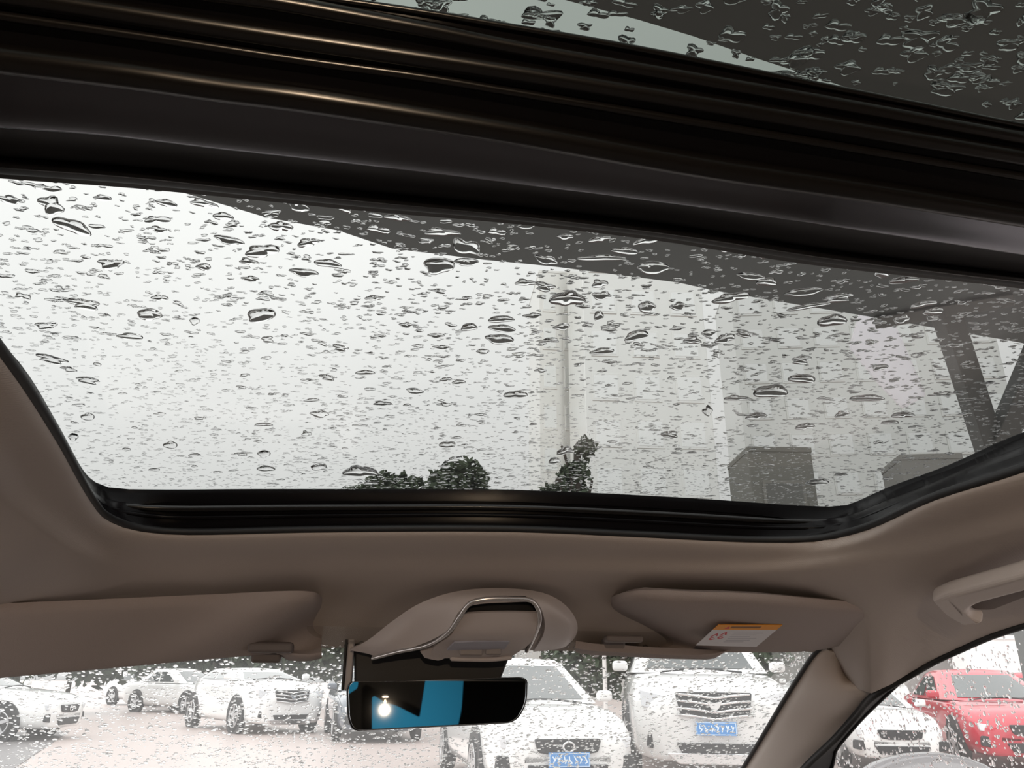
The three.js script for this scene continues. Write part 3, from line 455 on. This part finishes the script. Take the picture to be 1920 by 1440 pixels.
// cars: built facing +z, width along x, wheels on the ground
const carMats = (paint, rough = 0.3) => phy({ color: paint, roughness: rough, clearcoat: 1, clearcoatRoughness: 0.05 });
const C = {
  glass: phy({ color: rgb(0.06, 0.07, 0.07), roughness: 0.05, specularIntensity: 1, clearcoat: 0.5 }), tyre: std({ color: rgb(0.02, 0.02, 0.02), roughness: 0.85 }), rim: std({ color: rgb(0.55, 0.55, 0.56), roughness: 0.3, metalness: 0.7 }),
  black: std({ color: rgb(0.025, 0.025, 0.027), roughness: 0.5 }), chrome: std({ color: rgb(0.8, 0.8, 0.8), roughness: 0.15, metalness: 1 }), lamp: phy({ color: rgb(0.75, 0.77, 0.8), roughness: 0.1, clearcoat: 1 }),
};
function plateTexture(seed) {
  const c = document.createElement('canvas'); c.width = 220; c.height = 70; const g = c.getContext('2d'), r = rng(seed);
  g.fillStyle = '#4f8fd0'; g.fillRect(0, 0, 220, 70); g.strokeStyle = '#e8f2fa'; g.lineWidth = 3; g.strokeRect(5, 5, 210, 60);
  g.lineWidth = 6; for (let k = 0; k < 7; k++) { const x = 20 + k * 27 + (k > 1 ? 8 : 0); g.beginPath(); g.moveTo(x, 18); g.lineTo(x + 14 * r(), 35); g.lineTo(x + 14, 18 + 32 * r()); g.lineTo(x + 3, 52); g.stroke(); }
  const t = new THREE.CanvasTexture(c); t.colorSpace = THREE.SRGBColorSpace; return t;
}
function car(label, [x, z], turn, paint, o = {}) {
  const suv = o.suv, k = o.scale ?? 1, W = (o.width ?? (suv ? 1.9 : 1.78)) / 2, H = o.height ?? (suv ? 1.74 : 1.46), L = o.length ?? (suv ? 4.8 : 4.55), R = suv ? 0.37 : 0.33;
  const t = thing(o.name ?? 'car', label, 'car', [x, 0, z], turn, o.group); t.scale.setScalar(k);
  const body = carMats(paint), front = suv ? 0.92 : 0.9, hood = suv ? 1.1 : 0.92, belt = suv ? 1.16 : 0.98, floor = 0.22, wb = suv ? 2.75 : 2.65;
  // origin: between the front wheels. stations: z, half width, bottom, top, side-shoulder drop
  const st = [[front, 0.55, 0.32, hood - 0.38], [front - 0.02, 0.70, 0.24, hood - 0.28], [front - 0.12, 0.86, floor, hood - 0.16], [front - 0.35, 0.95, floor, hood - 0.06], [front - 0.8, 0.985, floor, hood], [front - 1.3, 1, floor, hood + 0.04], [front - 1.75, 1, floor, belt], [-1.6, 1, floor, belt + 0.01], [-2.6, 1, floor, belt + 0.02], [front - L + 0.5, 0.97, floor, belt + (suv ? 0.02 : 0.04)], [front - L + 0.12, 0.88, 0.3, belt - 0.02], [front - L, 0.72, 0.4, belt - 0.2]];
  const rows = st.map(([zz, w, b, top]) => {
    const hw = w * W, m = (b + top) / 2, r = [];
    const half = [[0, b], [hw * 0.8, b], [hw * 0.94, b + 0.05], [hw * 0.985, b + 0.16], [hw, m], [hw * 0.985, m + (top - m) * 0.55], [hw * 0.93, top - 0.055], [hw * 0.84, top - 0.012], [hw * 0.5, top + 0.012], [0, top + 0.02]];
    for (const [a, y] of half) r.push(V(a, y, zz)); for (const [a, y] of half.slice(1, -1).reverse()) r.push(V(-a, y, zz));
    return r;
  });
  const cap = (r) => { const c = r.reduce((s, q) => s.add(q), V(0, 0, 0)).multiplyScalar(1 / r.length); return grid([r, r.map(() => c.clone())], true); };
  part('body', mergeGeometries([grid(smoothRows(rows, 2), true), cap(rows[0]), cap(rows[rows.length - 1])]), body, t);
  // cabin: ring at the belt, ring below the roof edge, roof crown
  const zb = suv ? -0.3 : -0.35, zr = suv ? -0.95 : -1.2, ze = front - L + (suv ? 0.25 : 0.75), zre = front - L + (suv ? 0.5 : 1.25);
  const ring = (zf, zback, hw, y, c = 0.16) => { const q = []; for (const [a, b] of [[-hw + c, zf], [-hw * 0.5, zf + 0.06], [0, zf + 0.09], [hw * 0.5, zf + 0.06], [hw - c, zf], [hw - 0.03, zf - 0.1], [hw, zf - 0.35], [hw, (zf + zback) / 2], [hw, zback + 0.4], [hw - 0.04, zback + 0.08], [hw - c, zback], [0, zback - 0.06], [-hw + c, zback], [-hw + 0.04, zback + 0.08], [-hw, zback + 0.4], [-hw, (zf + zback) / 2], [-hw, zf - 0.35], [-hw + 0.03, zf - 0.1]]) q.push(V(a, y, b)); return q; };
  const r1 = ring(zb, ze, W * 0.93, belt - 0.02), r2 = ring(zr, zre, W * 0.70, H - 0.09), r3 = ring(zr - 0.1, zre + 0.08, W * 0.6, H - 0.025), r4 = ring(zr - 0.4, zre + 0.35, W * 0.3, H);
  part('cabin', mergeGeometries([grid([r1, r2, r3, r4], true), cap(r4)]), body, t);
  // panes stand a few millimetres proud of the cabin, leaving the pillars in body colour
  const face = (i0, i1, u0, u1, v0, v1, lift) => {
    const at = (u, v) => { const f = i0 + (i1 - i0) * u, a = Math.floor(f), b = Math.min(a + 1, i1), q = (r) => r[a % 18].clone().lerp(r[b % 18], f - a); return q(r1).lerp(q(r2), v); };
    const g = []; for (let i = 0; i <= 4; i++) { const r = []; for (let j = 0; j <= 8; j++) r.push(at(u0 + (u1 - u0) * j / 8, v0 + (v1 - v0) * i / 4)); g.push(r); }
    const mid = g[2][4].clone(), out = V(mid.x, 0.25, mid.z - (zb + ze) / 2).setY(0); if (i0 < 5 && i1 <= 4) out.set(0, 0.55, 1); else if (i0 >= 9 && i1 <= 12) out.set(0, 0.4, -1); else out.set(Math.sign(mid.x), 0.3, 0);
    out.normalize().multiplyScalar(lift); return slab(g.map((r) => r.map((q) => q.add(out))), 0.003);
  };
  part('windshield', face(0, 4, 0.03, 0.97, 0.1, 0.95, 0.012), C.glass, t);
  part('rear_window', face(10, 12, 0.06, 0.94, 0.2, 0.9, 0.012), C.glass, t);
  for (const [i0, i1] of [[6, 8], [14, 16]]) { part('side_window', face(i0, i1, 0.02, 0.47, 0.12, 0.9, 0.012), C.glass, t); part('side_window', face(i0, i1, 0.53, 0.98, 0.12, 0.9, 0.012), C.glass, t); }
  // wheels in dark arches
  for (const s of [-1, 1]) for (const zz of [0, -wb]) {
    part('wheel_arch', new THREE.CylinderGeometry(R + 0.07, R + 0.07, 0.12, 28).rotateZ(Math.PI / 2).translate(s * (W - 0.055), R + 0.02, zz), C.black, t);
    const w = part('wheel', new THREE.TorusGeometry(R - 0.075, 0.075, 10, 30).rotateY(Math.PI / 2).scale(1.25, 1, 1).translate(s * (W - 0.065), R, zz), C.tyre, t);
    const rim = [new THREE.CylinderGeometry(R * 0.2, R * 0.2, 0.03, 12).rotateZ(Math.PI / 2)];
    rim.push(new THREE.TorusGeometry(R * 0.66, 0.018, 6, 26).rotateY(Math.PI / 2));
    for (let j = 0; j < 5; j++) rim.push(new THREE.BoxGeometry(0.025, R * 0.62, 0.062).translate(0, R * 0.36, 0).rotateX(j / 5 * 2 * Math.PI));
    part('rim', mergeGeometries(rim.map((g) => { const q = g.toNonIndexed(); q.deleteAttribute('uv'); return q; })).translate(s * (W + 0.012), R, zz), C.rim, w);
  }
  // face of the car
  const gy = hood - (suv ? 0.30 : 0.34), gw = o.grille ?? (suv ? 0.42 : 0.36), gh = suv ? 0.13 : 0.075;
  const grille = part('grille', extrude(outline([[-gw, gy + gh], [gw, gy + gh], [gw * 0.9, gy - gh * 0.7], [gw * 0.5, gy - gh], [-gw * 0.5, gy - gh], [-gw * 0.9, gy - gh * 0.7]], 0.03), 0.08, 0.01).translate(0, 0, front - 0.055), C.black, t);
  if (suv) {
    for (const dy of [0.105, 0.035, -0.04, -0.11]) part('grille_bar', tube([V(-gw * 0.93, gy + dy + 0.005, front + 0.012), V(-gw * 0.45, gy + dy - 0.012, front + 0.03), V(0, gy + dy - 0.035, front + 0.036), V(gw * 0.45, gy + dy - 0.012, front + 0.03), V(gw * 0.93, gy + dy + 0.005, front + 0.012)], 0.016, { n: 20, seg: 6 }), C.chrome, grille);
    part('emblem', extrude(outline([[-0.085, gy + 0.04], [0, gy + 0.02], [0.085, gy + 0.04], [0.05, gy - 0.03], [0, gy - 0.075], [-0.05, gy - 0.03]], 0.01), 0.02, 0.004).translate(0, 0, front + 0.045), C.chrome, grille);
  } else if (o.emblem !== false) part('emblem', new THREE.TorusGeometry(0.05, 0.012, 6, 20).scale(1.2, 0.9, 1).translate(0, gy, front + 0.036), C.chrome, grille);
  for (const s of [-1, 1]) {
    const lw = W * 0.86;
    part('headlight', extrude(outline([[s * (gw + 0.03), gy + gh * 0.55], [s * lw, gy + gh * 1.2], [s * lw * 0.97, gy - gh * 0.2], [s * (gw + 0.06), gy - gh * 0.75]], 0.02), 0.16, 0.012).translate(0, 0, front - 0.215), C.lamp, t);
    part('fog_recess', extrude(outline([[s * 0.46, 0.47], [s * 0.74, 0.5], [s * 0.76, 0.36], [s * 0.58, 0.33]], 0.03), 0.08, 0.01).translate(0, 0, front - 0.115), C.black, t);
    const m = part('door_mirror', box(0.2, 0.13, 0.1, 0.045, s * (W * 0.93 + 0.12), belt + 0.06, zb - 0.22), body, t);
  }
  part('bumper_intake', extrude(outline([[-0.44, 0.41], [0.44, 0.41], [0.36, 0.28], [-0.36, 0.28]], 0.03), 0.06, 0.01).translate(0, 0, front - 0.03), C.black, t);
  if (suv) part('skid_plate', extrude(outline([[-0.55, 0.31], [0.55, 0.31], [0.42, 0.2], [-0.42, 0.2]], 0.03), 0.06, 0.01).translate(0, 0, front - 0.02), C.chrome, t);
  part('wiper', tube([V(-0.5, belt - 0.01, zb + 0.1), V(0, belt + 0.03, zb + 0.13), V(0.5, belt - 0.01, zb + 0.1)], 0.012, { n: 10, seg: 5 }), C.black, t);
  if (o.plate !== false) {
    const pm = std({ map: plateTexture(o.seed ?? 1), roughness: 0.5 });
    const g = new THREE.BoxGeometry(0.44, 0.14, 0.012), py = o.plateY ?? (suv ? 0.52 : 0.47); part('number_plate', g.translate(0, py, front + 0.05), pm, t);
  }
  return t;
}
const white = rgb(0.86, 0.86, 0.85), silver = rgb(0.62, 0.61, 0.60), red = rgb(0.50, 0.012, 0.035);
car('white sedan with a blue plate, nearest car behind the mirror', [1.84, -9.5], 0.05, white, { seed: 4, width: 1.68, height: 1.5, plateY: 0.46 });
car('silver white sport utility car with a barred chrome grille and blue plate', [4.52, -11.3], -0.28, rgb(0.78, 0.77, 0.76), { suv: true, scale: 1.17, seed: 8, plateY: 0.56 });
car('red sedan seen through the passenger window', [9.7745,-11.7419], -0.38, red, { seed: 12, plate: false });
car('white compact car facing the passenger window, left of the red sedan', [7.687,-11.9708], -0.3, white, { seed: 15, scale: 0.88, width: 1.6, emblem: false, plate: false });
car('white hatchback parked behind the silver sport utility car', [11.2596,-20.9357], -1.15, white, { suv: true, height: 1.56, plate: false, seed: 3 });
car('red car parked behind the red sedan', [15.0264,-14.9054], 0.1, red, { plate: false });
car('white pickup like car standing out on the open wet asphalt', [-2.5214,-20.4516], 0.55, white, { suv: true, height: 1.42, plate: false, length: 4.2 });
car('white sedan parked side-on at the far left of the windshield', [-7.2397,-18.5031], 1.45, white, { plate: false });
car('small distant white car left of the open asphalt', [-5.9476,-30.2221], 0.9, white, { plate: false });
car('small distant white car left of the pickup, nearer the middle', [-8.8306,-37.194], 0.9, rgb(0.8, 0.8, 0.8), { plate: false });
car('blue grey car half hidden below the mirror', [-.0879,-17.8897], 0.12, rgb(0.10, 0.12, 0.15), { plate: false });
{
  // door mirror of our own car, outside the passenger window
  const t = thing('side_mirror', 'grey door mirror outside the passenger window, at the bottom edge', 'door mirror', [1.0641,1.0301,-1.6564]);
  const s = []; for (let i = 0; i <= 12; i++) { const a = i / 12 * Math.PI, r = []; for (let j = 0; j < 24; j++) { const b = j / 24 * 2 * Math.PI; r.push(V(Math.sin(a) ** 0.7 * Math.cos(b) * 0.155, Math.sin(a) ** 0.7 * Math.sin(b) * 0.078 * (1 + 0.1 * Math.cos(b)), -Math.cos(a) * 0.06)); } s.push(r); }
  t.rotation.y = -0.6;
  part('housing', grid(s, true), phy({ color: rgb(0.24, 0.23, 0.235), roughness: 0.4, clearcoat: 0.8 }), t);
  part('bezel', extrude(outline([[-0.135, 0.045], [0.135, 0.055], [0.14, -0.04], [-0.13, -0.05]], 0.04), 0.02, 0.006).translate(0, -0.008, 0.048), C.black, t);
}
{
  const p = [5.7006,-20.7496]; const t = thing('lamp_post', 'slim pale post standing between the white sedan and the silver car', 'post', [p[0], 0, p[1]]);
  part('pole', new THREE.CylinderGeometry(0.05, 0.06, 3.2, 12).translate(0, 1.6, 0), std({ color: rgb(0.7, 0.68, 0.66), roughness: 0.5 }), t);
  part('base', new THREE.CylinderGeometry(0.14, 0.16, 0.12, 12).translate(0, 0.06, 0), std({ color: rgb(0.4, 0.39, 0.38), roughness: 0.8 }), t);
}

// buildings
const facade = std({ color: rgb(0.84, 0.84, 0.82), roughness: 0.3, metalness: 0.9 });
function building(label, [x, z], w, d, h, turn, mat, o = {}) {
  const t = thing('building', label, 'building', [x, 0, z], turn);
  part('wall', box(w, h, d, 0.05, 0, h / 2, 0), mat, t);
  part('parapet', box(w + 0.06, 0.3, d + 0.06, 0.03, 0, h + 0.1, 0), o.cap ?? mat, t);
  if (o.floors) for (let i = 0; i < o.floors; i++) for (let j = 0; j < o.bays; j++) {
    const yy = o.from + (h - 1.2 - o.from) * (i + 0.5) / o.floors, xx = -w / 2 + w * (j + 0.5) / o.bays;
    const f = part('window', box(w / o.bays * 0.66, (h - o.from) / o.floors * 0.6, 0.12, 0.02, xx, yy, d / 2 + 0.02), o.frame ?? mat, t);
    part('pane', box(w / o.bays * 0.56, (h - o.from) / o.floors * 0.5, 0.05, 0.01, xx, yy, d / 2 + 0.08), o.pane ?? C.glass, f);
  }
  return t;
}
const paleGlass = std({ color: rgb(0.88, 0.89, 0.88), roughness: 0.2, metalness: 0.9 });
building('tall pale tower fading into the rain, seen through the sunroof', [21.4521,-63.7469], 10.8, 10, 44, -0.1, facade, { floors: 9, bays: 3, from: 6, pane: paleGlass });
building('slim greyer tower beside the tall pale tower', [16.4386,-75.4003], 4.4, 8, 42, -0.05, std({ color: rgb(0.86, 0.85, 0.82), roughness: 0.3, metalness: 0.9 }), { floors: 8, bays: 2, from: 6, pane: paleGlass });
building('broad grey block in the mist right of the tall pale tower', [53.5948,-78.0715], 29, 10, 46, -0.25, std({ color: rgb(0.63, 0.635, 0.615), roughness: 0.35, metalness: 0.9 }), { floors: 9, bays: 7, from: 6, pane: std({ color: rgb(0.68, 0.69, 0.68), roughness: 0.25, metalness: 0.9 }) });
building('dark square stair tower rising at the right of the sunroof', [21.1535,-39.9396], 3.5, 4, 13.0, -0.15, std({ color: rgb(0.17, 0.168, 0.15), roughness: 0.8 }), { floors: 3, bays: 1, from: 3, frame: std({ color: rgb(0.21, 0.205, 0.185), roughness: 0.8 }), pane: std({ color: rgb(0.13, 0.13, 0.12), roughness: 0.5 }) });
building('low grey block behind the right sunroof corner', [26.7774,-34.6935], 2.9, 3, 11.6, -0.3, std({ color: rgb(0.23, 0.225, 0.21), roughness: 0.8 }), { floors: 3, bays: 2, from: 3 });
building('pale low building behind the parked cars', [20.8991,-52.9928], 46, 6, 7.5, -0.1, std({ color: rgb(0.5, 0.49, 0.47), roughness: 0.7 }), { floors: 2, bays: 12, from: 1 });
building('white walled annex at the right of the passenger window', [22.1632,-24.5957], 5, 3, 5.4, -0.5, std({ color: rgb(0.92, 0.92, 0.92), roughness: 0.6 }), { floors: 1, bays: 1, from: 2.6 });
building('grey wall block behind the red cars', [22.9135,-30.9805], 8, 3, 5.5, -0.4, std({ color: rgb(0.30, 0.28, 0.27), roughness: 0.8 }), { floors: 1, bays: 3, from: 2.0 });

// trees
const bark = std({ color: rgb(0.06, 0.05, 0.04), roughness: 0.9 }), leafMats = [rgb(0.045, 0.065, 0.035), rgb(0.06, 0.08, 0.045)].map((c) => std({ color: c, roughness: 0.8 }));
function tree(label, [x, z], h, w, seed, count = 900, name = 'tree') {
  const r = rng(seed), t = thing(name, label, 'tree', [x, 0, z]);
  const tr2 = [tube([V(0, 0, 0), V(0.05, h * 0.3, 0.03), V(-0.04, h * 0.62, 0), V(0.02, h * 0.85, 0)], 0.035 * h * 0.35 + 0.03, { n: 14, seg: 7 })];
  for (let k = 0; k < 7; k++) { const a = r() * 6.28, y = h * (0.35 + 0.4 * r()); tr2.push(tube([V(0, y, 0), V(Math.cos(a) * w * 0.2, y + h * 0.08, Math.sin(a) * w * 0.2), V(Math.cos(a) * w * 0.4, y + h * 0.18, Math.sin(a) * w * 0.4)], 0.03 + 0.003 * h, { n: 8, seg: 5 })); }
  part('trunk', mergeGeometries(tr2), bark, t);
  const leaf = mergeGeometries([...Array(6).keys()].map((k) => { const g = new THREE.PlaneGeometry(0.16, 0.34, 1, 2); const q = g.attributes.position; for (let i = 0; i < q.count; i++) { const yy = q.getY(i); q.setX(i, q.getX(i) * (1 - Math.abs(yy) * 4)); q.setZ(i, 0.03 * Math.cos(yy * 9)); } return g.rotateX(r() * 3).rotateY(r() * 6).rotateZ(r() * 3).translate((r() - 0.5) * 0.5, (r() - 0.5) * 0.5, (r() - 0.5) * 0.5); }));
  const clumps = [...Array(9).keys()].map(() => { const a = r() * 6.28, q = 0.3 + 0.16 * r(); return [Math.cos(a) * w * q * r(), h * (0.5 + 0.38 * r()), Math.sin(a) * w * q * r(), w * (0.16 + 0.12 * r())]; });
  for (const m of leafMats) {
    const g = new THREE.InstancedMesh(leaf, m, count), o = new THREE.Object3D();
    for (let i = 0; i < count; i++) { const c = clumps[Math.floor(r() * 9)], d = V(r() - 0.5, r() - 0.5, r() - 0.5).normalize().multiplyScalar(c[3] * Math.cbrt(r())); o.position.set(c[0] + d.x, c[1] + d.y * 1.1, c[2] + d.z); o.rotation.set(r() * 6, r() * 6, r() * 6); o.scale.setScalar(0.7 + 0.7 * r()); o.updateMatrix(); g.setMatrixAt(i, o.matrix); }
    g.name = t.children.some((q) => q.name === 'foliage') ? 'foliage_001' : 'foliage'; g.userData.kind = 'stuff'; g.castShadow = g.receiveShadow = true; t.add(g);
  }
  return t;
}
tree('dark leafy tree whose top reaches the front edge of the sunroof', [2.1843,-32.1612], 9.5, 5.4, 11, 2200);
tree('dark leafy tree beside the taller one at the front edge of the sunroof', [-.5447,-33.6865], 9.6, 4.2, 13, 1300);
tree('thin wispy tree in front of the tall pale tower', [8.785,-39.7694], 13.2, 1.9, 17, 170);
tree('slender wispy tree nearer the middle of the tall pale tower', [10.3495,-41.6853], 16.0, 2.2, 19, 200);
for (const [i, [px, w, h]] of [[1085, 24, 5], [1180, 25, 4.6], [980, 26, 5], [1420, 26, 5.5]].entries()) {}
const hedgeSpots = [[-11.4252,-25.6854], [-10.4543,-29.8659], [-9.168,-33.9954], [-6.8809,-37.9633], [-3.8247,-39.6381], [-1.7531,-37.1347], [5.6171,-22.9318], [7.4537,-23.7194], [11.5662,-24.1392]];
hedgeSpots.forEach((p, i) => tree(['bushy tree at the far left edge of the windshield', 'bushy tree behind the side-on white sedan', 'bushy tree right of the side-on white sedan', 'bushy tree behind the small distant cars', 'bushy tree behind the white pickup like car', 'bushy tree just left of the mirror', 'bushy tree behind the white sedan hood', 'bushy tree beside the slim pale post', 'bushy tree behind the silver car roof'][i], p, 3.2 + 0.3 * (i % 3), 3.6, 41 + i, 500, 'bushy_tree'));

// the canopy that covers the rear of the car
{
  const t = thing('parking_canopy', 'dark canopy roof overhead with slanted steel supports', 'canopy');
  const dark = std({ color: rgb(0.12, 0.138, 0.138), roughness: 0.8 }), steel = std({ color: rgb(0.13, 0.135, 0.13), roughness: 0.6 });
  const flat = (pts, y, h) => { const s = new THREE.Shape(pts.map((q) => new THREE.Vector2(q[0], -q[2]))); return new THREE.ExtrudeGeometry(s, { depth: h, bevelEnabled: false }).rotateX(-Math.PI / 2).translate(0, y, 0); };
  part('roof_panel', flat([[-3.7781,4.2,-3.9752],[-2.4254,4.2,-4.3772],[-1.9145,4.2,-4.4715],[-1.6044,4.2,-4.5348],[-1.0709,4.2,-4.7579],[-.5951,4.2,-4.8397],[-.2104,4.2,-5.0224],[.4776,4.2,-5.0666],[1.0279,4.2,-5.0762],[2.0567,4.2,-5.1541],[2.3904,4.2,-5.2326],[3.8434,4.2,-5.4436],[5.5081,4.2,-5.6945],[8.5215,4.2,-6.2695],[5.3827,4.2,-3.6454],[3.6922,4.2,-3.5689],[1.8699,4.2,-3.5319],[.4326,4.2,-3.4469],[-.8934,4.2,-3.4016],[-2.1494,4.2,-3.2858],[-3.2156,4.2,-3.1522]], 4.2, 0.16), dark, t);
  part('roof_panel', flat([[-1.0663,4.35,-2.7765],[-.3415,4.35,-2.8002],[.1665,4.35,-2.7758],[.5862,4.35,-2.7682],[.9849,4.35,-2.8265],[1.2883,4.35,-2.8799],[1.6826,4.35,-2.9687],[2.3171,4.35,-3.0949],[3.4257,4.35,-3.2127],[5.8368,4.35,-3.2935],[3.1695,4.35,-1.3602],[-.7847,4.35,-1.302]], 4.35, 0.16), std({ color: rgb(0.16, 0.145, 0.145), roughness: 0.8 }), t);
  const beam = (a, b, w, d) => { const A = v3(a), B = v3(b), l = A.distanceTo(B); const g = box(w, l, d, 0.01); const q = new THREE.Quaternion().setFromUnitVectors(V(0, 1, 0), B.clone().sub(A).normalize()); return g.applyQuaternion(q).translate((A.x + B.x) / 2, (A.y + B.y) / 2, (A.z + B.z) / 2); };
  const foot = [4.987,3.0387,-5.6556];
  part('brace', beam(foot, [[4.4018,4.2,-5.1671]][0], 0.2, 0.14), steel, t);
  part('brace', beam(foot, [[5.2456,4.2,-4.8682]][0], 0.2, 0.14), steel, t);
  part('post', beam([foot[0], 0, foot[2]], [foot[0], foot[1] + 0.1, foot[2]], 0.2, 0.16), steel, t);
  part('purlin', beam([[3.9459,4.15,-5.46]][0], [[4.7766,4.15,-4.853]][0], 0.1, 0.1), steel, t);
  const p = thing('white_board', 'white board hanging under the canopy at the right', 'board');
  const quad = [[4.0073,4.4178,-5.7111],[4.2099,4.474,-5.6573],[4.3914,4.1393,-5.758],[4.6249,3.6778,-5.8994],[4.4309,3.5671,-5.9729],[4.1849,3.7923,-5.9248],[3.9249,4.0809,-5.8544]];
  const o = V(...quad[0]), ex = V(...quad[1]).sub(o).normalize(), nn = V(...camera.position.toArray()).sub(o).normalize(), ey = nn.clone().cross(ex).normalize(), ez = ex.clone().cross(ey);
  const sh = outline(quad.map((q) => { const d = V(...q).sub(o); return [d.dot(ex), d.dot(ey)]; }), 0.02);
  part('panel', extrude(sh, 0.04, 0.006).applyMatrix4(new THREE.Matrix4().makeBasis(ex, ey, ez).setPosition(o)), phy({ color: rgb(0.98, 0.97, 1), roughness: 0.9, transmission: 0.9, thickness: 0 }), p);
}

scene.traverse((m) => { if (m.isMesh) { m.castShadow = true; m.receiveShadow = true; } });
renderer.render(scene, camera);
